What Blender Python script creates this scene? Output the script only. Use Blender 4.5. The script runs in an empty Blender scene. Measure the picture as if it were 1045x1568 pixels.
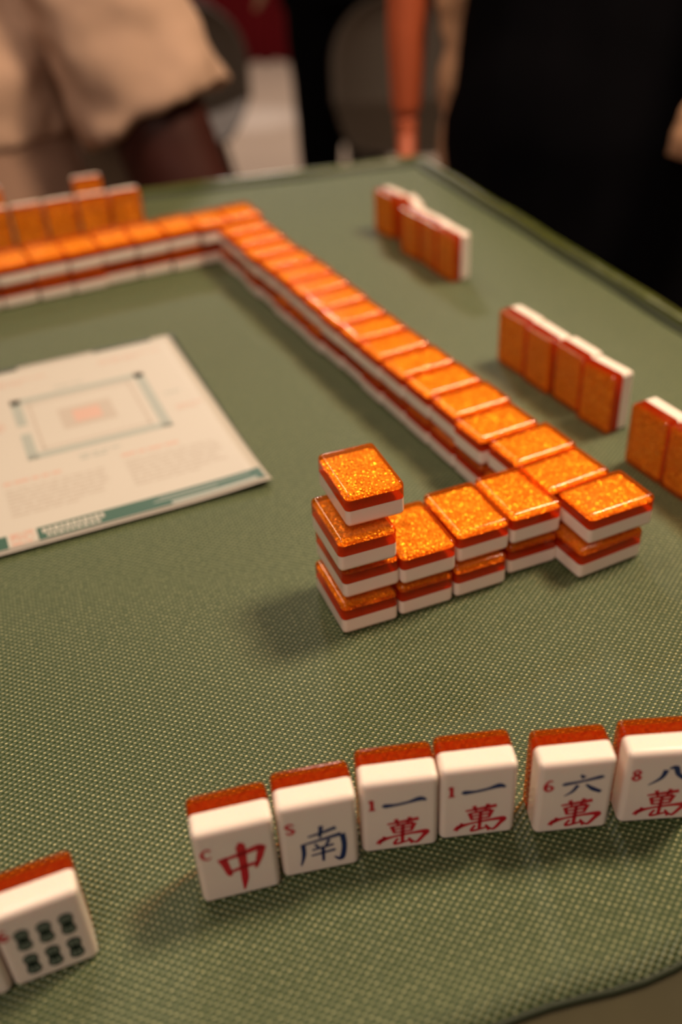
import bpy, bmesh, math, random
from mathutils import Vector, Matrix
import numpy as np
random.seed(7); RNG=np.random.RandomState(5)
Z0=0.75
W,H,T,K=0.030,0.0411,0.0191,0.50
sc=bpy.context.scene
col=sc.collection
try:
    sc.view_settings.view_transform='Standard'; sc.view_settings.look='None'
except Exception as e: print(e)

def link(o,parent=None):
    col.objects.link(o)
    if parent: o.parent=parent
    return o
def empty(name,loc=(0,0,0),rz=0):
    e=bpy.data.objects.new(name,None); e.empty_display_size=.02
    e.location=loc; e.rotation_euler=(0,0,rz); return link(e)
# ---------------------------------------------------------------- materials
def newmat(name):
    m=bpy.data.materials.new(name); m.use_nodes=True
    nt=m.node_tree; nt.nodes.clear()
    out=nt.nodes.new('ShaderNodeOutputMaterial')
    return m,nt,out
def N(nt,t,**kw):
    n=nt.nodes.new(t)
    for k,v in kw.items(): setattr(n,k[1:],v)
    return n
def L(nt,a,b): nt.links.new(a,b)
def simple(name,c,rough=.5,noise=0,scale=20,spec=.5,metal=0,bump=0,sss=0):
    m,nt,out=newmat(name)
    p=N(nt,'ShaderNodeBsdfPrincipled'); p.inputs['Roughness'].default_value=rough
    p.inputs['Specular IOR Level'].default_value=spec; p.inputs['Metallic'].default_value=metal
    p.inputs['Base Color'].default_value=(*c,1)
    if sss:
        p.inputs['Subsurface Weight'].default_value=sss; p.inputs['Subsurface Radius'].default_value=(1,.5,.3); p.inputs['Subsurface Scale'].default_value=.004
    if noise or bump:
        tc=N(nt,'ShaderNodeTexCoord'); nz=N(nt,'ShaderNodeTexNoise'); nz.inputs['Scale'].default_value=scale; nz.inputs['Detail'].default_value=4
        L(nt,tc.outputs['Object'],nz.inputs['Vector'])
        if noise:
            mx=N(nt,'ShaderNodeMix',_data_type='RGBA')
            mx.inputs[6].default_value=(*[x*(1-noise) for x in c],1); mx.inputs[7].default_value=(*[min(1,x*(1+noise)) for x in c],1)
            L(nt,nz.outputs['Fac'],mx.inputs[0]); L(nt,mx.outputs[2],p.inputs['Base Color'])
        if bump:
            b=N(nt,'ShaderNodeBump'); b.inputs['Strength'].default_value=bump; b.inputs['Distance'].default_value=.002
            L(nt,nz.outputs['Fac'],b.inputs['Height']); L(nt,b.outputs['Normal'],p.inputs['Normal'])
    L(nt,p.outputs[0],out.inputs[0]); return m

M_white=simple('tile_ivory_white',(.83,.71,.64),.16,noise=.02,scale=60,sss=.25)
def acrylic(name,tint,dif,mixf,gloss=.6,speck=0,trl=0):
    m,nt,out=newmat(name)
    tr=N(nt,'ShaderNodeBsdfTransparent'); tr.inputs[0].default_value=(*tint,1)
    df=N(nt,'ShaderNodeBsdfPrincipled'); df.inputs['Base Color'].default_value=(*dif,1); df.inputs['Roughness'].default_value=.12
    df.inputs['Specular IOR Level'].default_value=.2
    body_sh=df.outputs[0]
    if speck:
        tc=N(nt,'ShaderNodeTexCoord'); v=N(nt,'ShaderNodeTexVoronoi'); v.inputs['Scale'].default_value=1300
        L(nt,tc.outputs['Object'],v.inputs['Vector'])
        s=N(nt,'ShaderNodeSeparateColor'); L(nt,v.outputs['Color'],s.inputs[0])
        cr=N(nt,'ShaderNodeValToRGB'); cr.color_ramp.elements[0].position=.5; cr.color_ramp.elements[0].color=(*dif,1)
        cr.color_ramp.elements[1].color=(min(1,dif[0]*1.7),dif[1]*3.2,dif[2]*2,1); L(nt,s.outputs[1],cr.inputs[0]); L(nt,cr.outputs[0],df.inputs['Base Color'])
    if trl:
        tl=N(nt,'ShaderNodeBsdfTranslucent'); tl.inputs[0].default_value=(min(1,dif[0]*2),dif[1]*2.4,dif[2]*1.5,1)
        mt=N(nt,'ShaderNodeMixShader'); mt.inputs[0].default_value=trl; L(nt,df.outputs[0],mt.inputs[1]); L(nt,tl.outputs[0],mt.inputs[2]); body_sh=mt.outputs[0]
    mx=N(nt,'ShaderNodeMixShader'); mx.inputs[0].default_value=mixf
    L(nt,tr.outputs[0],mx.inputs[1]); L(nt,body_sh,mx.inputs[2])
    gl=N(nt,'ShaderNodeBsdfGlossy'); gl.inputs['Roughness'].default_value=.08; gl.inputs[0].default_value=(1,.9,.8,1)
    lw=N(nt,'ShaderNodeLayerWeight'); lw.inputs[0].default_value=.5
    pw=N(nt,'ShaderNodeMath',_operation='POWER'); pw.inputs[1].default_value=4
    L(nt,lw.outputs['Facing'],pw.inputs[0])
    ma=N(nt,'ShaderNodeMath',_operation='MULTIPLY_ADD'); ma.inputs[1].default_value=gloss; ma.inputs[2].default_value=.03
    L(nt,pw.outputs[0],ma.inputs[0])
    m2=N(nt,'ShaderNodeMixShader'); L(nt,ma.outputs[0],m2.inputs[0]); L(nt,mx.outputs[0],m2.inputs[1]); L(nt,gl.outputs[0],m2.inputs[2])
    L(nt,m2.outputs[0],out.inputs[0]); return m
M_acr=acrylic('tile_orange_acrylic',(1,.63,.17),(.92,.20,.015),.10,.45)
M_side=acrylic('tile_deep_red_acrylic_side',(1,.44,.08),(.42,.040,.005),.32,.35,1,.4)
M_core=simple('tile_deep_red_core',(.60,.10,.015),.4,noise=.5,scale=1200,spec=.2)
def glitter():
    m,nt,out=newmat('tile_gold_glitter_sheet')
    tc=N(nt,'ShaderNodeTexCoord'); g=N(nt,'ShaderNodeNewGeometry')
    v=N(nt,'ShaderNodeTexVoronoi'); v.inputs['Scale'].default_value=1400; v.inputs['Randomness'].default_value=1
    L(nt,tc.outputs['Object'],v.inputs['Vector'])
    s=N(nt,'ShaderNodeVectorMath',_operation='SUBTRACT'); s.inputs[1].default_value=(.5,.5,.5); L(nt,v.outputs['Color'],s.inputs[0])
    k=N(nt,'ShaderNodeVectorMath',_operation='SCALE'); k.inputs['Scale'].default_value=1.15; L(nt,s.outputs[0],k.inputs[0])
    a=N(nt,'ShaderNodeVectorMath',_operation='ADD'); L(nt,k.outputs[0],a.inputs[0]); L(nt,g.outputs['Normal'],a.inputs[1])
    n=N(nt,'ShaderNodeVectorMath',_operation='NORMALIZE'); L(nt,a.outputs[0],n.inputs[0])
    p=N(nt,'ShaderNodeBsdfPrincipled'); p.inputs['Metallic'].default_value=.42; p.inputs['Roughness'].default_value=.34
    sp=N(nt,'ShaderNodeSeparateColor'); L(nt,v.outputs['Color'],sp.inputs[0])
    cr=N(nt,'ShaderNodeValToRGB'); e=cr.color_ramp.elements; e[0].color=(.72,.36,.16,1); e[0].position=.1; e[1].color=(1,.98,.9,1); e[1].position=.93
    q=e.new(.70); q.color=(.98,.70,.40,1)
    L(nt,sp.outputs[0],cr.inputs[0]); L(nt,cr.outputs[0],p.inputs['Base Color'])
    L(nt,n.outputs[0],p.inputs['Normal']); L(nt,p.outputs[0],out.inputs[0]); return m
M_glit=glitter()
TM=[M_white,M_acr,M_glit,M_side,M_core]
# ---------------------------------------------------------------- tile template
def template():
    bm=bmesh.new(); bmesh.ops.create_cube(bm,size=1)
    for v in bm.verts: v.co=Vector((v.co.x*W,v.co.y*H,v.co.z*T))
    r=.0026
    bmesh.ops.bevel(bm,geom=list(bm.edges),offset=r,segments=4,profile=.5,affect='EDGES')
    zc=-T/2+K*T
    bmesh.ops.bisect_plane(bm,geom=list(bm.verts)+list(bm.edges)+list(bm.faces),plane_co=(0,0,zc),plane_no=(0,0,1))
    bm.normal_update()
    vs=[v.co.copy() for v in bm.verts]; fs=[];ms=[]
    for i,v in enumerate(bm.verts): v.index=i
    for f in bm.faces:
        fs.append([v.index for v in f.verts]); c=f.calc_center_median()
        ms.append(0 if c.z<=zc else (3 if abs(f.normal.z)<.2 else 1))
    ns=[]
    for c in vs:
        q=Vector((max(-W/2+r,min(W/2-r,c.x)),max(-H/2+r,min(H/2-r,c.y)),max(-T/2+r,min(T/2-r,c.z))))
        d=c-q; ns.append(d.normalized() if d.length>1e-7 else Vector((0,0,1)))
    ring=[i for i,c in enumerate(vs) if abs(c.z-zc)<1e-6]
    ring.sort(key=lambda i: math.atan2(vs[i].y,vs[i].x))
    for dz,k,mi in ((.0001,.994,4),(T/2-.0040-zc,.965,2)):
        base=len(vs)
        for i in ring:
            vs.append(Vector((vs[i].x*k,vs[i].y*(1-(1-k)*.75),zc+dz))); ns.append(Vector((0,0,1)))
        fs.append(list(range(base,base+len(ring)))); ms.append(mi)
    return vs,ns,fs,ms
TV,TN,TF,TMI=template()
def tile_mesh(name,mats):
    V=[];NN=[];F=[];MI=[]
    for m in mats:
        o=len(V); R=m.to_3x3()
        V+=[m@v for v in TV]; NN+=[R@n for n in TN]
        F+=[[i+o for i in f] for f in TF]; MI+=TMI
    me=bpy.data.meshes.new(name); me.from_pydata([tuple(v) for v in V],[],F)
    for mm in TM: me.materials.append(mm)
    me.polygons.foreach_set('material_index',MI)
    me.polygons.foreach_set('use_smooth',[True]*len(F))
    me.update(); me.normals_split_custom_set_from_vertices([tuple(n.normalized()) for n in NN])
    return me
def tile_group(name,mats,parent=None):
    return link(bpy.data.objects.new(name,tile_mesh(name,mats)),parent)
def flat(x,y,th,level,across=False):
    x/=1000;y/=1000
    R=Matrix.Rotation(th,4,'Z')
    z=Z0+.0003+level*(T+.0001)+T/2
    if across: M=Matrix.Translation((H/2,W/2,0))@Matrix.Rotation(math.pi/2,4,'Z')
    else: M=Matrix.Translation((W/2,H/2,0))
    return Matrix.Translation((x,y,z))@R@M
STAND=Matrix(((-1,0,0,0),(0,0,1,0),(0,1,0,0),(0,0,0,1)))
def stand(x,y,th,z=None):
    return Matrix.Translation((x/1000,y/1000,Z0+.0003 if z is None else z))@Matrix.Rotation(th,4,'Z')@Matrix.Translation((W/2,T/2,H/2))@STAND
D=math.radians
# --- right long wall
aw=D(24.7); e1=Vector((math.cos(aw),math.sin(aw))); e2=Vector((-math.sin(aw),math.cos(aw)))
mats=[]
mats+= [flat(122.5,395.5,D(25),0,True), flat(126.5,399.5,D(23),1,True)]
o=Vector((122.5,395.5))
for i in range(1,17):
    for lv in (0,1):
        p=o+e2*(31.0*i+.6)+e1*(RNG.uniform(-1.3,1.3)+(2.0 if i<3 else 0)*lv)
        mats.append(flat(p.x,p.y,aw+D(RNG.uniform(-1,1)),lv,True))
tile_group('mahjong_tile_wall',mats)
# --- far wall
mats=[]
P=Vector((-94.4,884))+e1*11
for i in range(0,18):
    for lv in (0,1):
        p=P-e1*(30.5*i)+e2*RNG.uniform(-2,2)
        mats.append(flat(p.x,p.y,aw+D(.7)+D(RNG.uniform(-1.2,1.2)),lv))
tile_group('mahjong_tile_wall',mats)
# --- near short row
mats=[flat(27.2,374.6,D(20),0),flat(56.6,386.2,D(20.8),0),flat(86.5,402.5,D(20.5),0),
      flat(28.4,375.8,D(20),1),flat(58,390.5,D(20.8),1),flat(87.4,403.2,D(21.2),1)]
tile_group('mahjong_tile_wall',mats)
# --- stack of four
mats=[flat(-2.1,363.1,D(19.2),0),flat(-.6,367.5,D(19.5),1),flat(-2.0,364.5,D(18.9),2),flat(2.5,374.0,D(18.5),3)]
tile_group('mahjong_tile_stack',mats)
# --- right hands standing, acrylic backs to camera-left
def backrow(start,ths,direction,gaps=None,offs=None):
    out=[]; s=Vector(start)
    for i,t in enumerate(ths):
        th=aw+math.pi/2+D(t)
        ex=Vector((math.cos(th),math.sin(th))); ey=Vector((-math.sin(th),math.cos(th)))
        q=s+e1*(offs[i] if offs else 0)
        fl=q-ey*T*1000
        if direction<0: fl=fl-ex*30
        out.append(stand(fl.x,fl.y,th))
        s=s+ex*(30.4+(gaps[i] if gaps else 0))*direction
    return out
tile_group('mahjong_tile_hand',backrow((173.5,538),[4,0,-1,1],1,[2.2,.8,.6,0],[-1,2,0,1]))
tile_group('mahjong_tile_hand',backrow((175.5,507),[0,1,-2,0],-1))
tile_group('mahjong_tile_hand',backrow((106,800),[1,-2,1,-14,6],1,[.5,.5,2,-1,0],[0,1,0,7,2]))
def farrow(pts):
    out=[]
    for x,y,t in pts:
        th=D(t)+math.pi
        ex=Vector((math.cos(th),math.sin(th))); ey=Vector((-math.sin(th),math.cos(th)))
        fl=Vector((x,y))-ey*T*1000-ex*30
        out.append(stand(fl.x,fl.y,th))
    return out
tile_group('mahjong_tile_hand',farrow([(-299+i*30.2,940+i*10,18.4+(i%2)*1.5) for i in range(4)]+[(-255.8,1022,17),(-352,994,20),(-330,930,19)]))

# ---------------------------------------------------------------- glyph strokes
M_red=simple('tile_paint_red',(.55,.010,.025),.4)
M_blue=simple('tile_paint_navy',(.008,.024,.12),.4)
M_dkg=simple('tile_paint_dark_green',(.010,.026,.022),.4)
M_lt=simple('tile_paint_pale_green',(.25,.30,.25),.4)
def strokes(name,sl,box,mat,parent,y=-.00012,wf=1.0):
    s0,s1,h0,h1=box; V=[];F=[]
    sx=(s1-s0)*W; sz=(h1-h0)*H
    for st in sl:
        pts=[Vector((s0*W+p[0]*sx,h0*H+p[1]*sz)) for p in st]; ws=[p[2]*wf*max(sx,sz*.8) for p in st]
        P=[];Q=[]
        n=len(pts)
        for i in range(n-1):
            p0=pts[max(i-1,0)];p1=pts[i];p2=pts[i+1];p3=pts[min(i+2,n-1)]
            for k in range(5):
                t=k/5
                c=.5*((2*p1)+(p2-p0)*t+(2*p0-5*p1+4*p2-p3)*t*t+(3*p1-p0-3*p2+p3)*t**3) if n>2 else p1.lerp(p2,t)
                P.append(c); Q.append(ws[i]*(1-t)+ws[i+1]*t)
        P.append(pts[-1]);Q.append(ws[-1])
        b=len(V)
        for i,c in enumerate(P):
            d=(P[min(i+1,len(P)-1)]-P[max(i-1,0)]); d=d.normalized() if d.length>0 else Vector((1,0))
            nn=Vector((-d.y,d.x))*Q[i]/2
            V+= [(c.x+nn.x,y,c.y+nn.y),(c.x-nn.x,y,c.y-nn.y)]
        for i in range(len(P)-1): F.append((b+2*i,b+2*i+1,b+2*i+3,b+2*i+2))
    me=bpy.data.meshes.new(name); me.from_pydata(V,[],F); me.materials.append(mat)
    return link(bpy.data.objects.new(name,me),parent)
G_zhong=[[(.08,.78,.16),(.14,.62,.12),(.2,.42,.1),(.24,.38,.03)],[(.08,.74,.06),(.5,.79,.1),(.86,.85,.14),(.95,.82,.10)],[(.95,.86,.14),(.86,.62,.11),(.76,.42,.04)],[(.2,.45,.06),(.5,.50,.09),(.82,.53,.08)],[(.44,1.0,.04),(.5,.95,.16),(.51,.6,.13),(.5,.25,.12),(.45,.0,.02)]]
G_wan=[[(.18,.84,.05),(.5,.88,.08),(.84,.93,.1)],[(.36,1.0,.09),(.41,.78,.05)],[(.66,1.02,.09),(.6,.80,.05)],
 [(.27,.76,.09),(.33,.48,.06)],[(.27,.73,.05),(.73,.79,.09)],[(.75,.79,.1),(.68,.5,.06)],[(.32,.62,.05),(.7,.66,.06)],[(.33,.5,.05),(.68,.53,.06)],[(.51,.8,.07),(.5,.45,.08),(.49,.1,.07)],
 [(-.06,.16,.02),(.05,.27,.12),(.3,.36,.06),(.7,.42,.07),(1.0,.42,.13),(.93,.26,.09),(.80,.06,.07),(.72,.12,.02)],[(.13,.4,.09),(.0,.12,.03)],
 [(.40,.28,.06),(.33,.08,.07),(.66,.16,.05)],[(.62,.26,.04),(.72,.04,.10)]]
G_one=[[(.0,.35,.03),(.06,.42,.14),(.3,.42,.08),(.6,.52,.08),(.85,.66,.15),(1.0,.52,.05)]]
G_six=[[(.42,1.0,.05),(.52,.84,.13)],[(.0,.55,.05),(.08,.6,.11),(.5,.68,.07),(.92,.80,.12),(1.,.76,.04)],[(.38,.5,.10),(.26,.2,.08),(.06,.0,.02)],[(.58,.5,.05),(.76,.25,.12),(.98,.06,.10)]]
G_eight=[[(.36,.85,.12),(.28,.4,.09),(.02,.02,.02)],[(.42,.92,.04),(.56,.95,.13),(.66,.5,.10),(.98,.10,.14),(1.05,.15,.03)]]
G_nan=[[(.2,.80,.05),(.5,.85,.08),(.82,.93,.11)],[(.5,1.05,.1),(.46,.72,.06)],[(.08,.62,.10),(.08,.3,.09),(.0,.0,.03)],[(.08,.6,.05),(.5,.66,.08),(.92,.72,.12)],[(.95,.72,.12),(.98,.35,.11),(.9,.0,.12),(.74,.1,.02)],
 [(.34,.56,.07),(.42,.44,.05)],[(.66,.62,.08),(.56,.44,.05)],[(.27,.40,.06),(.75,.46,.07)],[(.24,.24,.05),(.78,.30,.08)],[(.51,.44,.08),(.5,.02,.06)]]
G_c=[[(.95,.75,.16),(.6,1.0,.12),(.1,.7,.2),(.1,.3,.2),(.6,.0,.12),(.95,.2,.08)]]
G_s=[[(.9,.8,.14),(.5,1.0,.14),(.12,.78,.2),(.5,.5,.2),(.88,.25,.2),(.5,.0,.14),(.1,.2,.14)]]
G_1=[[(.15,.8,.1),(.5,1.0,.2)],[(.5,1.0,.22),(.5,0,.22)],[(.15,0.02,.12),(.85,0.02,.12)]]
G_6=[[(.85,.9,.12),(.5,1.0,.14),(.1,.6,.2),(.12,.2,.2),(.5,0,.14),(.88,.25,.2),(.5,.52,.14),(.15,.3,.12)]]
G_8=[[(.5,.52,.16),(.15,.75,.18),(.5,1.0,.14),(.85,.75,.18),(.5,.52,.18),(.1,.25,.2),(.5,0,.14),(.9,.25,.2),(.5,.52,.16)]]
def hand_tile(x,y,t,glyphs,extra=None):
    e=empty('mahjong_tile',(x/1000,y/1000,Z0+.0003),D(t))
    m=Matrix.Translation((W/2,T/2,H/2))@STAND
    ob=bpy.data.objects.new('tile_body',tile_mesh('tile_body',[m])); link(ob,e)
    for n,g,b,mt in glyphs: strokes(n,g,b,mt,e,wf=1.5 if 'corner' in n else 1.08)
    return e
CORN=(.085,.205,.645,.785)
hand_tile(-59.9,218.3,12,[('corner_letter',G_c,CORN,M_red),('red_dragon_character',G_zhong,(.27,.85,.10,.76),M_red)])
hand_tile(-29.8,227.4,9.5,[('corner_letter',G_s,CORN,M_red),('south_wind_character',G_nan,(.24,.82,.16,.66),M_blue)])
hand_tile(1,236.4,4.9,[('corner_numeral',G_1,CORN,M_red),('one_character',G_one,(.28,.84,.60,.80),M_blue),('wan_character',G_wan,(.22,.84,.08,.48),M_red)])
hand_tile(31.6,240.6,4.3,[('corner_numeral',G_1,CORN,M_red),('one_character',G_one,(.28,.84,.60,.80),M_blue),('wan_character',G_wan,(.22,.84,.08,.48),M_red)])
hand_tile(68.7,240.9,3.2,[('corner_numeral',G_6,CORN,M_red),('six_character',G_six,(.32,.84,.55,.83),M_blue),('wan_character',G_wan,(.22,.84,.08,.48),M_red)])
hand_tile(102.8,243.8,1,[('corner_numeral',G_8,CORN,M_red),('eight_character',G_eight,(.30,.90,.56,.80),M_blue),('wan_character',G_wan,(.22,.84,.08,.48),M_red)])
def rod(cx,cz,e):
    wd,hh=.165*W,.29*H
    V=[];F=[];MI=[]
    def rect(x0,x1,z0,z1,y,mi):
        c=min(x1-x0,z1-z0)*.28; b=len(V)
        for (x,z) in [(x0+c,z0),(x1-c,z0),(x1,z0+c),(x1,z1-c),(x1-c,z1),(x0+c,z1),(x0,z1-c),(x0,z0+c)]: V.append((x,y,z))
        F.append(tuple(range(b,b+8))); MI.append(mi)
    x0=cx*W-wd/2;x1=cx*W+wd/2;z0=cz*H-hh/2;z1=cz*H+hh/2
    rect(x0,x1,z0,z0+hh*.485,-.0001,0); rect(x0,x1,z0+hh*.515,z1,-.0001,0); rect(cx*W-wd*.42,cx*W+wd*.42,z0+hh*.3,z1-hh*.3,-.0001,0)
    for zz in (.24,.76):
        rect(cx*W-wd*.26,cx*W-wd*.10,z0+hh*(zz-.13),z0+hh*(zz+.13),-.0002,1); rect(cx*W+wd*.10,cx*W+wd*.26,z0+hh*(zz-.13),z0+hh*(zz+.13),-.0002,1)
    me=bpy.data.meshes.new('bamboo_rod'); me.from_pydata(V,[],F); me.materials.append(M_dkg); me.materials.append(M_lt)
    me.polygons.foreach_set('material_index',MI)
    link(bpy.data.objects.new('bamboo_rod',me),e)
for (x,y,t) in ((-124.1,189.5,20.6),(-152.8,178.4,20)):
    e=hand_tile(x,y,t,[('corner_numeral',G_6,(.04,.14,.69,.82),M_red)])
    for cx in (.27,.52,.77):
        for cz in (.27,.62): rod(cx,cz,e)

# ---------------------------------------------------------------- mat + table
def matmat():
    m,nt,out=newmat('green_woven_mat')
    tc=N(nt,'ShaderNodeTexCoord'); mp=N(nt,'ShaderNodeMapping'); mp.inputs['Rotation'].default_value=(0,0,D(-17))
    L(nt,tc.outputs['Object'],mp.inputs['Vector'])
    nz=N(nt,'ShaderNodeTexNoise'); nz.inputs['Scale'].default_value=30; L(nt,mp.outputs[0],nz.inputs['Vector'])
    wv=N(nt,'ShaderNodeVectorMath',_operation='SCALE'); wv.inputs['Scale'].default_value=.0012; L(nt,nz.outputs['Color'],wv.inputs[0])
    ad=N(nt,'ShaderNodeVectorMath',_operation='ADD'); L(nt,mp.outputs[0],ad.inputs[0]); L(nt,wv.outputs[0],ad.inputs[1])
    sx=N(nt,'ShaderNodeSeparateXYZ'); L(nt,ad.outputs[0],sx.inputs[0])
    def sn(o,per):
        a=N(nt,'ShaderNodeMath',_operation='MULTIPLY'); a.inputs[1].default_value=2*math.pi/per; L(nt,o,a.inputs[0])
        b=N(nt,'ShaderNodeMath',_operation='SINE'); L(nt,a.outputs[0],b.inputs[0]); return b.outputs[0]
    pr=N(nt,'ShaderNodeMath',_operation='MULTIPLY'); L(nt,sn(sx.outputs[0],.0039),pr.inputs[0]); L(nt,sn(sx.outputs[1],.0030),pr.inputs[1])
    cl=N(nt,'ShaderNodeMapRange'); cl.inputs['From Min'].default_value=.2; cl.inputs['From Max'].default_value=.95; L(nt,pr.outputs[0],cl.inputs['Value'])
    n3=N(nt,'ShaderNodeTexNoise'); n3.inputs['Scale'].default_value=420; n3.inputs['Detail'].default_value=2; L(nt,mp.outputs[0],n3.inputs['Vector'])
    r3=N(nt,'ShaderNodeMapRange'); r3.inputs['From Min'].default_value=.35; r3.inputs['From Max'].default_value=.65; r3.inputs['To Min'].default_value=.3; L(nt,n3.outputs['Fac'],r3.inputs['Value'])
    cm=N(nt,'ShaderNodeMath',_operation='MULTIPLY'); L(nt,cl.outputs[0],cm.inputs[0]); L(nt,r3.outputs[0],cm.inputs[1])
    n2=N(nt,'ShaderNodeTexNoise'); n2.inputs['Scale'].default_value=7; n2.inputs['Detail'].default_value=3; L(nt,tc.outputs['Object'],n2.inputs['Vector'])
    c1=N(nt,'ShaderNodeMix',_data_type='RGBA'); c1.inputs[6].default_value=(.029,.051,.015,1); c1.inputs[7].default_value=(.042,.068,.022,1); L(nt,n2.outputs['Fac'],c1.inputs[0])
    c2=N(nt,'ShaderNodeMix',_data_type='RGBA'); c2.inputs[7].default_value=(.40,.39,.20,1); L(nt,c1.outputs[2],c2.inputs[6]); L(nt,cm.outputs[0],c2.inputs[0])
    p=N(nt,'ShaderNodeBsdfPrincipled'); p.inputs['Roughness'].default_value=.46; p.inputs['Specular IOR Level'].default_value=.45
    b=N(nt,'ShaderNodeBump'); b.inputs['Strength'].default_value=.65; b.inputs['Distance'].default_value=.0006
    L(nt,pr.outputs[0],b.inputs['Height']); L(nt,b.outputs[0],p.inputs['Normal']); L(nt,c2.outputs[2],p.inputs['Base Color'])
    L(nt,p.outputs[0],out.inputs[0]); return m
NL,NR,FR,FL=[Vector(v) for v in ((-.484,.013),(.408,.277),(.112,1.161),(-.796,.960))]
table=empty('mahjong_table',(0,0,0))
n=80; V=[];F=[]
for j in range(n+1):
    for i in range(n+1):
        s,t=i/n,j/n
        p=(NL*(1-s)+NR*s)*(1-t)+(FL*(1-s)+FR*s)*t
        k=max(0,1-t*n/2.0)
        off=(.0016*math.sin(s*34+1.5)+.0010*math.sin(s*83+1))*k
        V.append((p.x-off*.29,p.y+off,Z0-.0012*k*k))
for j in range(n):
    for i in range(n):
        a=j*(n+1)+i; F.append((a,a+1,a+n+2,a+n+1))
me=bpy.data.meshes.new('green_mat'); me.from_pydata(V,[],F); me.materials.append(matmat())
for p in me.polygons: p.use_smooth=True
mat_o=link(bpy.data.objects.new('green_mat',me),table)
sm=mat_o.modifiers.new('s','SOLIDIFY'); sm.thickness=.003; sm.offset=-1
M_rim=simple('mat_rim_green',(.058,.070,.011),.25,noise=.5,scale=60,bump=.6)
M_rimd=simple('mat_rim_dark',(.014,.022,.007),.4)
M_hem=simple('mat_hem_dark',(.02,.028,.012),.6)
def tube(name,pts,r,mat,parent=None,closed=False,res=6):
    cu=bpy.data.curves.new(name,'CURVE'); cu.dimensions='3D'; cu.bevel_depth=r; cu.bevel_resolution=res; cu.use_fill_caps=True
    s=cu.splines.new('POLY'); s.points.add(len(pts)-1)
    for q,p in zip(s.points,pts): q.co=(*p,1)
    s.use_cyclic_u=closed; cu.materials.append(mat)
    return link(bpy.data.objects.new(name,cu),parent)
def edge(a,b,m=40,out=0,zz=0,wav=0):
    d=(b-a).normalized(); nn=Vector((d.y,-d.x))
    r=[]
    for i in range(m+1):
        p=a.lerp(b,i/m)+nn*(out+wav*math.sin(i*.9)); r.append((p.x,p.y,Z0+zz+wav*.7*math.sin(i*1.3)))
    return r
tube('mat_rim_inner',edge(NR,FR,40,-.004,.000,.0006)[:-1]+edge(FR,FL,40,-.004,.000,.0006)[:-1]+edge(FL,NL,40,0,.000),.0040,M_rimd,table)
tube('mat_rim_outer',edge(NR,FR,40,.006,.001,.0005)[:-1]+edge(FR,FL,40,.006,.001,.0005)[:-1]+edge(FL,NL,40,.006,.001),.0062,M_rim,table)
pts=[(V[i][0],V[i][1],V[i][2]-.0022) for i in range(n+1)]
tube('mat_hem',pts,.0018,M_hem,table)
M_top=simple('table_olive_leatherette',(.036,.030,.012),.75,noise=.25,scale=40,bump=.4,spec=.25)
dn=(NR-NL).normalized(); nn=Vector((dn.y,-dn.x))
def slab(name,poly,z0,z1,mat,parent,bev=.004):
    bm=bmesh.new(); vs=[bm.verts.new((p.x,p.y,z0)) for p in poly]; f=bm.faces.new(vs)
    r=bmesh.ops.extrude_face_region(bm,geom=[f]); 
    for g in r['geom']:
        if isinstance(g,bmesh.types.BMVert): g.co.z=z1
    bmesh.ops.recalc_face_normals(bm,faces=bm.faces)
    bmesh.ops.bevel(bm,geom=list(bm.edges),offset=bev,segments=3,affect='EDGES')
    me=bpy.data.meshes.new(name); bm.to_mesh(me); me.materials.append(mat)
    return link(bpy.data.objects.new(name,me),parent)
poly=[NL+nn*.07,NR+nn*.07,FR+Vector((.008,.012)),FL+Vector((-.012,.008))]
slab('table_top',poly,Z0-.035,Z0-.0045,M_top,table)
M_leg=simple('table_leg_metal',(.05,.05,.05),.4,metal=.6)
cen=(NL+NR+FR+FL)/4
for i,c in enumerate((NL,NR,FR,FL)):
    q=c.lerp(cen,.1); tube('table_leg_%d'%i,[(q.x,q.y,0.0),(q.x,q.y,Z0-.035)],.018,M_leg,table)

# ---------------------------------------------------------------- leaflet
ap=D(21.7); leaf=empty('rules_leaflet',(-.0434,.5042,Z0+.0003),ap)
M_paper=simple('paper_white',(.46,.42,.37),.5,noise=.03,scale=8)
M_pgreen=simple('print_dark_green',(.006,.065,.040),.45)
M_pgrey=simple('print_grey',(.30,.32,.29),.5)
M_ppink=simple('print_pink',(.50,.31,.25),.5)
M_pdark=simple('leaflet_cover_dark',(.03,.045,.035),.45)
M_ppale=simple('print_pale_text',(.40,.34,.29),.5)
def leafz(x,y):
    c=max(0,1-(abs(x)+0)/60)*max(0,1-y/70)
    return 2.4+2.2*c*c+1.0*math.exp(-y/14)
def sheet(name,x0,x1,y0,y1,dz,mat,thick=0,zf=leafz):
    V=[];F=[]
    nx=max(2,int((x1-x0)/8)); ny=max(2,int((y1-y0)/8))
    for j in range(ny+1):
        for i in range(nx+1):
            x=x0+(x1-x0)*i/nx; y=y0+(y1-y0)*j/ny; V.append((x/1000,y/1000,(zf(x,y)+dz)/1000))
    for j in range(ny):
        for i in range(nx):
            a=j*(nx+1)+i; F.append((a,a+1,a+nx+2,a+nx+1))
    me=bpy.data.meshes.new(name); me.from_pydata(V,[],F); me.materials.append(mat)
    for p in me.polygons: p.use_smooth=True
    ob=link(bpy.data.objects.new(name,me),leaf)
    if thick: s=ob.modifiers.new('s','SOLIDIFY'); s.thickness=thick/1000; s.offset=-1
    return ob
sheet('front_page',-330,0,0,236,0,M_paper,.4)
sheet('inner_page',-332,1.5,-2,235,-.9,M_paper,.4)
lo2=sheet('back_cover',-334,2,1,240,-1.7,M_pdark,.5)
lo2.rotation_euler=(0,0,D(-.8))
sheet('green_footer_band',-139,-1,1.0,15,.06,M_pgreen)
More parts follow.
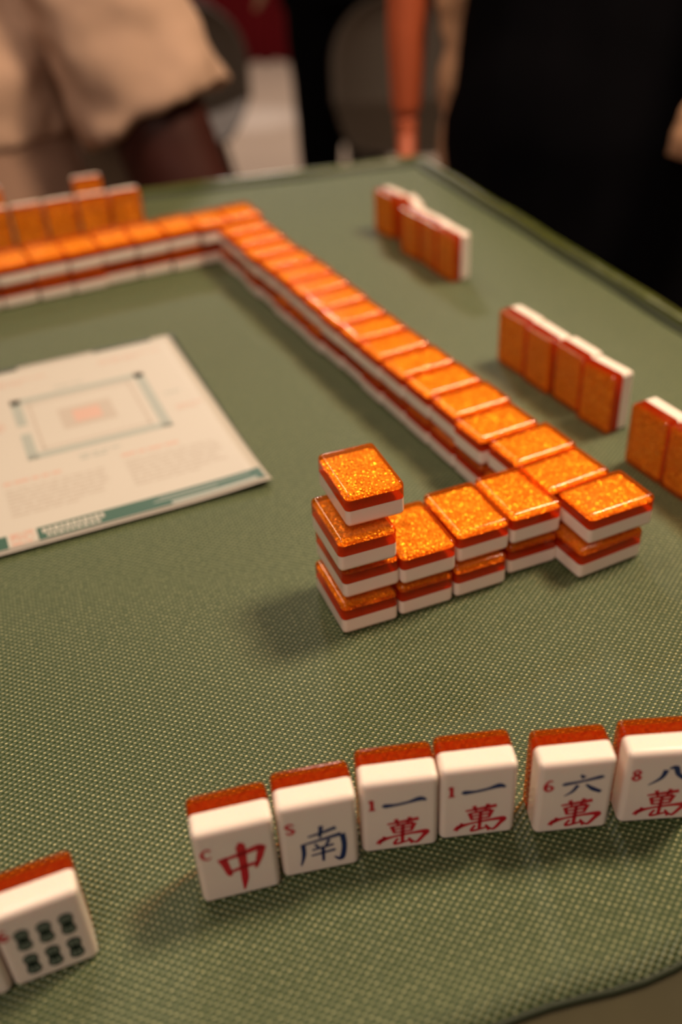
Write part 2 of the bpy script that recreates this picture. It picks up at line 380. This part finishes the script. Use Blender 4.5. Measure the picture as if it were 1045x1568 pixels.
sheet('green_footer_band_b',-330,-156,1.0,15,.06,M_pgreen)
def rc(n,x0,x1,y0,y1,m,dz=.1): return sheet(n,x0,x1,y0,y1,dz,m)
x=-136
for i in range(11):
    ww=random.uniform(2,3.6); rc('footer_text',x,x+ww,8,12.5,M_paper,.14); x+=ww+.9
x=-134
for i in range(9):
    ww=random.uniform(2,3.4); rc('footer_text',x,x+ww,3.6,6.5,M_paper,.14); x+=ww+.9
rc('footer_text',-66,-8,11,12,M_pgrey,.14); rc('footer_text',-70,-30,8,9,M_pgrey,.14); rc('footer_sheen',-60,-6,1.2,5,M_pgrey,.14)
for i in range(7):
    for j in range(7):
        if random.random()<.55 or (i<2 and j<2) or (i>4 and j>4) or (i<2 and j>4): rc('qr_cell',-154+i*1.9,-152.2+i*1.9,2+j*1.9,3.8+j*1.9,M_ppink)
for a in [(-131,-34,94,101),(-131,-34,175,182),(-131,-124,94,130),(-131,-124,142,182),(-41,-34,94,182)]:
    rc('diagram_wall',*a,M_pgrey)
for a in [(-120,-118,104,172),(-48,-46,104,172),(-120,-46,104,105.5),(-120,-46,171,172.5)]: rc('diagram_line',*a,M_ppale)
rc('diagram_centre',-93,-74,130,148,M_ppink); rc('diagram_centre',-102,-65,124,154,M_ppale,.07)
def textblock(x0,x1,y1,rows,mat,step=4.2,hh=1.6):
    for r in range(rows):
        y=y1-r*step; x=x0
        while x<x1-4:
            ww=random.uniform(4,12); rc('print_line',x,min(x+ww,x1),y,y+hh,mat); x+=ww+1.8
            if r==rows-1 and x>x0+(x1-x0)*.6: break
textblock(-75,-22,70,1,M_ppink,5,3.2); textblock(-75,-14,62,8,M_ppale)
textblock(-150,-95,70,1,M_ppink,5,3.2); textblock(-150,-88,62,8,M_ppale)
textblock(-100,-70,84,2,M_pgrey); textblock(-98,-72,188,1,M_pgrey); textblock(-28,-8,140,1,M_pgrey); textblock(-26,-6,118,2,M_ppink); textblock(-160,-138,150,3,M_ppink)
textblock(-150,-100,212,2,M_ppink); textblock(-60,-12,214,2,M_ppink); textblock(-230,-165,214,10,M_ppale); textblock(-230,-165,90,12,M_ppale)
rc('header_tab',-60,-14,232,236,M_pdark)
rc('header_tab',-200,-118,231,236,M_pdark)

# ---------------------------------------------------------------- lofts / people
def loft_bm(bm,path,segs=20):
    pts=[Vector(p[:3])/1000 for p in path]; rings=[]
    for i,p in enumerate(path):
        d=(pts[min(i+1,len(pts)-1)]-pts[max(i-1,0)]).normalized()
        a=Vector((1,0,0)) if abs(d.x)<.8 else Vector((0,1,0))
        if len(p)>5: a=Vector((math.cos(p[5]),math.sin(p[5]),0))
        a=(a-d*a.dot(d)).normalized(); b=d.cross(a)
        ring=[]
        for k in range(segs):
            t=2*math.pi*k/segs
            ring.append(bm.verts.new(pts[i]+a*math.cos(t)*p[3]/1000+b*math.sin(t)*p[4]/1000))
        rings.append(ring)
    for r0,r1 in zip(rings,rings[1:]):
        for k in range(segs): bm.faces.new((r0[k],r0[(k+1)%segs],r1[(k+1)%segs],r1[k]))
    bm.faces.new(rings[0][::-1]); bm.faces.new(rings[-1])
def ell(bm,c,r,rot=0):
    m=Matrix.Translation(Vector(c)/1000)@Matrix.Rotation(rot,4,'Z')@Matrix.Diagonal((r[0]/1000,r[1]/1000,r[2]/1000,1))
    bmesh.ops.create_uvsphere(bm,u_segments=20,v_segments=14,radius=1,matrix=m)
def body(name,parent,mat,lofts=(),ells=(),voxel=.008,smooth=6,folds=0,fs=.12,sub=False):
    bm=bmesh.new()
    for l in lofts: loft_bm(bm,l)
    for el in ells: ell(bm,*el)
    bmesh.ops.recalc_face_normals(bm,faces=bm.faces)
    me=bpy.data.meshes.new(name); bm.to_mesh(me); me.materials.append(mat)
    ob=link(bpy.data.objects.new(name,me),parent)
    r=ob.modifiers.new('r','REMESH'); r.mode='VOXEL'; r.voxel_size=voxel; r.use_smooth_shade=True
    s=ob.modifiers.new('sm','SMOOTH'); s.iterations=smooth; s.factor=.5
    if folds:
        tx=bpy.data.textures.new(name+'_folds','CLOUDS'); tx.noise_scale=fs; tx.noise_depth=1
        d=ob.modifiers.new('d','DISPLACE'); d.texture=tx; d.strength=folds; d.texture_coords='LOCAL'
    return ob
def hand(name,parent,mat,wrist,dirv,side,thumb=1,size=1.0,curl=.35):
    w0=Vector(wrist); d=Vector(dirv).normalized(); s=Vector(side); s=(s-d*s.dot(d)).normalized(); nrm=d.cross(s)
    def P(a,b,c): return tuple(w0+d*a*size+s*b*size+nrm*c*size)
    lofts=[]
    ang=math.atan2(s.y,s.x)
    lofts.append([(*P(-8,0,0),24*size,17*size,ang),(*P(20,0,0),31*size,15*size,ang),(*P(60,0,0),40*size,14*size,ang),(*P(88,0,0),38*size,11*size,ang)])
    for b,ln,r in ((27,72,8.5),(9,82,9),(-9,76,8.5),(-27,60,7.5)):
        c1=curl*ln*.25; c2=curl*ln*.8; c3=curl*ln*1.3
        lofts.append([(*P(78,b*.9,0),r,r),(*P(88+ln*.4,b,c1),r,r),(*P(88+ln*.68,b,c2),r*.92,r*.92),(*P(86+ln*.92,b,c3),r*.7,r*.7)])
    lofts.append([(*P(22,22,2),13,13),(*P(48,44,6),11,11),(*P(74,54,10),10,10),(*P(98,56,14),7.5,7.5)])
    return body(name,parent,mat,lofts,voxel=.003,smooth=3)
def head(parent,c,skin,hair,face=-math.pi/2,s=1.0):
    cx,cy,cz=c; f=Vector((math.cos(face),math.sin(face),0)); r=Vector((-f.y,f.x,0))
    def P(a,b,z): return (cx+f.x*a*s+r.x*b*s,cy+f.y*a*s+r.y*b*s,cz+z*s)
    body('head',parent,skin,[[(*P(-15,0,-190),58*s,58*s),(*P(-8,0,-90),55*s,58*s),(*P(0,0,-60),50*s,52*s)]],
      [(P(-10,0,25),(90*s,78*s,95*s),face),(P(18,0,-45),(62*s,58*s,62*s),face),(P(88,0,-8),(14*s,11*s,24*s),face),(P(94,0,-20),(12*s,15*s,9*s),face),
       (P(-5,80,-2),(16*s,9*s,30*s),face),(P(-5,-80,-2),(16*s,9*s,30*s),face),(P(78,0,-50),(10*s,24*s,6*s),face),(P(76,0,-60),(10*s,20*s,7*s),face)],voxel=.005,smooth=2)
    M_eye=bpy.data.materials.get('eye') or simple('eye',(.03,.02,.015),.2)
    body('eyes',parent,M_eye,[],[(P(76,30,4),(9*s,14*s,7*s),face),(P(76,-30,4),(9*s,14*s,7*s),face)],voxel=.003,smooth=1)
    hl=[(P(-22,0,45),(98*s,90*s,92*s),face),(P(-50,0,-5),(62*s,80*s,80*s),face)]
    body('hair',parent,hair,[],hl,voxel=.006,smooth=3,folds=.006,fs=.03)
M_shirt=simple('shirt_beige_cotton',(.46,.30,.22),.9,noise=.06,scale=12,bump=.2,spec=.2)
M_under=simple('trousers_pinkish_beige',(.36,.22,.16),.9,noise=.08,scale=12,spec=.2)
M_skinD=simple('skin_dark_brown',(.045,.011,.008),.5,noise=.15,scale=25,sss=.1,spec=.3)
M_skinO=simple('skin_warm',(.46,.095,.034),.5,noise=.1,scale=25,sss=.15)
M_skinT=simple('skin_tan',(.42,.24,.14),.5,noise=.1,scale=25,sss=.15)
M_black=simple('cloth_black',(.0022,.002,.003),.95,noise=.2,scale=15,spec=.05)
M_hair=simple('hair_black',(.012,.009,.008),.5,noise=.3,scale=90)
M_shawl=simple('shawl_beige_knit',(.42,.23,.13),.9,noise=.3,scale=60,bump=.6)
M_shoe=simple('shoe_dark',(.02,.02,.02),.5)
zt=750
pa=empty('seated_person',(0,0,0))
def Z(l): return [(p[0],p[1],p[2]+zt,*p[3:]) for p in l]
body('shirt',pa,M_shirt,[Z([(-500,1390,8,178,138),(-500,1390,60,172,132),(-500,1400,160,175,125),(-500,1410,250,185,112),(-500,1415,300,165,90),(-500,1415,335,90,65)]),
   Z([(-350,1405,285,66,66),(-300,1370,235,82,78),(-245,1340,140,92,84),(-203,1318,34,104,88)]),
   Z([(-650,1405,285,66,66),(-705,1380,235,80,78),(-745,1350,140,88,86),(-770,1330,45,92,88)])],folds=.030,fs=.075,smooth=4)
body('arm_left',pa,M_skinD,[Z([(-310,1375,240,50,50),(-250,1345,140,56,54),(-205,1315,30,64,60),(-180,1295,-60,66,56),(-200,1265,-120,50,46),(-290,1200,-150,38,36),(-350,1160,-165,28,26)])])
body('arm_right',pa,M_skinD,[Z([(-695,1375,240,50,50),(-740,1345,140,52,52),(-775,1320,20,54,54),(-790,1300,-60,48,46),(-740,1240,-120,42,40),(-660,1170,-160,30,28),(-640,1155,-165,27,25)])])
hand('hand_left',pa,M_skinD,(-350,1160,zt-165),(-1,-.3,-.1),(0,-1,.2))
hand('hand_right',pa,M_skinD,(-640,1155,zt-165),(1,-.3,-.1),(0,-1,.2))
body('trousers',pa,M_under,[Z([(-500,1385,30,166,126),(-500,1390,-80,172,138),(-500,1400,-200,180,150),(-500,1400,-290,170,140)]),
   Z([(-590,1400,-240,88,80),(-600,1200,-235,80,74),(-605,1010,-240,66,64),(-605,985,-330,62,62),(-605,1000,-520,52,54),(-605,1010,-680,46,50)]),
   Z([(-410,1400,-240,88,80),(-400,1200,-235,80,74),(-395,1010,-240,66,64),(-395,985,-330,62,62),(-395,1000,-520,52,54),(-395,1010,-680,46,50)])],folds=.012)
for x in (-605,-395): body('shoe',pa,M_shoe,[Z([(x,1050,-710,38,38),(x,980,-712,44,34),(x,860,-722,46,24),(x,820,-728,34,18)])])
head(pa,(-500,1400,zt+500),M_skinD,M_hair)
pb=empty('standing_person',(0,0,0))
body('black_robe',pb,M_black,[Z([(410,1370,-735,270,215),(410,1370,-500,262,215),(410,1370,-200,250,210),(405,1370,0,238,195),(405,1375,200,215,165),(405,1380,420,215,150),(405,1385,560,215,120),(405,1385,630,130,85),(405,1385,670,70,65)]),
  Z([(230,1390,600,62,62),(180,1400,500,64,62),(158,1402,430,60,58)]),
  Z([(580,1390,600,62,62),(660,1380,480,62,60),(685,1350,360,60,58)])],folds=.02,fs=.15)
body('arm_left',pb,M_skinO,[Z([(200,1400,560,42,42),(145,1400,350,38,38),(126,1398,200,30,30),(120,1396,90,26,26),(119,1394,0,20,23)])],voxel=.005)
hand('hand_left',pb,M_skinO,(119,1394,zt-10),(0.02,-.02,-1),(0,-1,0),curl=.3,size=.95)
body('arm_right',pb,M_skinT,[Z([(680,1360,420,42,42),(700,1345,290,40,40),(705,1335,190,34,34),(705,1325,90,27,25),(705,1320,35,24,22)])],voxel=.005)
hand('hand_right',pb,M_skinT,(705,1320,zt+35),(0,-.05,-1),(0,-1,0),curl=.25)
head(pb,(405,1380,zt+820),M_skinO,M_hair,face=-math.pi*.75)
sh=[]
for i in range(26):
    z=600-i*27; x=181+ (1-min(1,i/10))*50; sh.append((x,1385-(25 if i>4 else 0),z,22+6*math.sin(i*1.9),14+4*math.sin(i*1.3)))
body('shawl_end_left',pb,M_shawl,[Z(sh)],voxel=.005,smooth=2,folds=.01,fs=.04)
body('shawl_end_right',pb,M_shawl,[Z([(520,1330,600,40,20),(520,1225,480,45,20),(500,1165,300,45,18),(470,1138,160,43,17),(452,1128,80,43,16),(428,1122,-8,42,15)])],voxel=.006,smooth=3,folds=.012,fs=.05)
pc=empty('standing_person',(0,0,0))
body('black_clothes',pc,M_black,[Z([(70,3100,-100,165,120),(70,3100,300,175,110),(70,3100,560,200,100),(70,3100,640,90,70)]),
   Z([(5,3100,-60,90,95),(0,3095,-350,72,75),(0,3100,-700,58,62)]),Z([(140,3100,-60,90,95),(145,3095,-350,72,75),(148,3100,-700,58,62)]),
   Z([(-100,3100,580,60,60),(-135,3100,300,50,50),(-125,3080,60,40,40)]),Z([(240,3100,580,60,60),(280,3100,300,50,50),(280,3080,60,40,40)])],folds=.01)
for x in (0,148): body('shoe',pc,M_shoe,[Z([(x,3130,-706,38,40),(x,3060,-710,44,36),(x,2950,-722,46,24),(x,2910,-728,34,18)])])
hand('hand_left',pc,M_skinT,(-125,3080,zt+60),(0,0,-1),(0,-1,0)); hand('hand_right',pc,M_skinT,(280,3080,zt+60),(0,0,-1),(0,-1,0))
head(pc,(70,3100,zt+830),M_skinT,M_hair)
M_chair=simple('chair_grey_shell',(.10,.072,.055),.6,noise=.1,scale=6)
M_cleg=simple('chair_leg_metal',(.10,.09,.08),.35,metal=.8)
def shell_chair(x,y,rz,top=.68,wd=.21,name='shell_chair',parent=None):
    e=empty(name,(x,y,0),rz)
    if parent: e.parent=parent
    V=[];F=[];nu,nv=20,28
    for j in range(nv+1):
        t=j/nv
        if t<.45:
            a=t/.45; yy=-.22+.40*a; zz=.44-.012*math.sin(a*math.pi)-.02*(1-a)**3; hw=wd*(.86+.14*math.sin(a*math.pi/2))
        else:
            a=(t-.45)/.55; yy=.18+.09*a**.8; zz=.44+(top-.44)*a; hw=wd*math.sqrt(max(0.0,1-(max(0,a-.35)/.65)**2.4))+.004
        for i in range(nu+1):
            u=i/nu*2-1
            cup=.05*(u*u)
            V.append((u*hw,yy-(cup if t>.45 else 0),zz+(cup*.6 if t<=.45 else 0)))
    for j in range(nv):
        for i in range(nu):
            a=j*(nu+1)+i; F.append((a,a+1,a+nu+2,a+nu+1))
    me=bpy.data.meshes.new('shell'); me.from_pydata(V,[],F); me.materials.append(M_chair)
    for p in me.polygons: p.use_smooth=True
    ob=link(bpy.data.objects.new('shell',me),e); s=ob.modifiers.new('s','SOLIDIFY'); s.thickness=.014
    sb=ob.modifiers.new('b','SUBSURF'); sb.levels=1; sb.render_levels=1
    for i,(a,b) in enumerate(((-1,-1),(1,-1),(1,1),(-1,1))): tube('leg_%d'%i,[(a*.12,b*.12-.02,.43),(a*.2,b*.2-.02,0)],.011,M_cleg,e)
    return e
shell_chair(.245,2.62,0,.70,.20)
shell_chair(-.41,2.75,0,.70,.22)
shell_chair(-.5,1.42,0,.74,.22,'chair',pa)

# ---------------------------------------------------------------- room
def quad(name,vs,mat):
    me=bpy.data.meshes.new(name); me.from_pydata(vs,[],[(0,1,2,3)]); me.materials.append(mat); return link(bpy.data.objects.new(name,me))
M_floor=simple('floor_beige_stone',(.42,.32,.245),.30,noise=.12,scale=3)
M_wall=simple('wall_dark_paint',(.010,.008,.009),.9,noise=.1,scale=4,spec=.1)
M_ceil=simple('ceiling_dark',(.04,.035,.03),.9,noise=.1)
x0,x1,y0,y1,hh=-3.0,3.0,-2.0,5.95,2.8
quad('floor',[(x0,y0,0),(x1,y0,0),(x1,y1,0),(x0,y1,0)],M_floor)
quad('ceiling',[(x0,y0,hh),(x0,y1,hh),(x1,y1,hh),(x1,y0,hh)],M_ceil)
quad('wall_back',[(x0,y1,0),(x1,y1,0),(x1,y1,hh),(x0,y1,hh)],M_wall)
quad('wall_front',[(x1,y0,0),(x0,y0,0),(x0,y0,hh),(x1,y0,hh)],M_wall)
quad('wall_left',[(x0,y0,0),(x0,y1,0),(x0,y1,hh),(x0,y0,hh)],M_wall)
quad('wall_right',[(x1,y1,0),(x1,y0,0),(x1,y0,hh),(x1,y1,hh)],M_wall)
M_cur=simple('curtain_red_velvet',(.10,.003,.005),.85,noise=.2,scale=5,spec=.1)
V=[];F=[];m=120
for i in range(m+1):
    x=-1.5+1.5*i/m; y=5.82+.04*math.sin(i*.75)
    V+=[(x,y,.01),(x,y,2.5)]
for i in range(m): F.append((2*i,2*i+2,2*i+3,2*i+1))
me=bpy.data.meshes.new('red_curtain'); me.from_pydata(V,[],F); me.materials.append(M_cur)
for p in me.polygons: p.use_smooth=True
link(bpy.data.objects.new('red_curtain',me))

# ---------------------------------------------------------------- lights
def area(name,loc,target,size,power,color):
    l=bpy.data.lights.new(name,'AREA'); l.shape='DISK'; l.size=size; l.energy=power; l.color=color
    o=bpy.data.objects.new(name,l); o.location=loc
    d=Vector(target)-Vector(loc); o.rotation_euler=d.to_track_quat('-Z','Y').to_euler(); return link(o)
area('ceiling_lamp_key',(.72,.80,Z0+1.25),(.02,.42,Z0),.34,28,(1,.76,.51))
area('added_rim_light',(-.75,2.1,Z0+1.7),(.05,.6,Z0),.5,10,(1,.80,.56))  # added rim light for glints and edge highlights, not a room fixture
area('added_fill_light',(-.30,-.5,Z0+1.15),(0,.35,Z0),.8,9.5,(1,.78,.63))  # unseen soft fill added on the camera side to brighten tile fronts
area('added_guest_light',(-.5,.75,Z0+1.35),(-.4,1.35,Z0+.1),.3,6.5,(1,.76,.58))  # extra light put in to brighten the seated person's shirt
area('added_back_light',(-.25,4.3,2.7),(-.25,4.5,0),.5,85,(1,.86,.74))  # made-up overhead light that brightens the far floor
sp=bpy.data.lights.new('floor_spot','SPOT'); sp.energy=130; sp.color=(.85,.92,1); sp.spot_size=D(11); sp.spot_blend=.8; sp.shadow_soft_size=.05  # added spotlight, stands in for a bright reflection on the floor
so=bpy.data.objects.new('floor_spot',sp); so.location=(-.28,4.9,2.7); so.rotation_euler=(Vector((-.28,4.6,0))-Vector(so.location)).to_track_quat('-Z','Y').to_euler(); link(so)
wd=bpy.data.worlds.new('w'); sc.world=wd; wd.use_nodes=True; wd.node_tree.nodes['Background'].inputs[0].default_value=(.02,.017,.015,1)
# ---------------------------------------------------------------- camera
f,p,r=1503.2,D(35.31),D(3.23)
cam=bpy.data.cameras.new('camera'); co=bpy.data.objects.new('camera',cam); link(co)
cam.sensor_fit='AUTO'; cam.sensor_width=36; cam.lens=36*f/1568; cam.clip_start=.01
right=Vector((1,0,0)); up=Vector((0,math.sin(p),math.cos(p))); fw=Vector((0,math.cos(p),-math.sin(p)))
Rc=right*math.cos(r)-up*math.sin(r); Uc=right*math.sin(r)+up*math.cos(r)
M=Matrix((Rc,Uc,-fw)).transposed().to_4x4(); M.translation=Vector((0,0,Z0+.3331)); co.matrix_world=M
cam.dof.use_dof=True; cam.dof.focus_distance=.436; cam.dof.aperture_fstop=3.5
sc.camera=co
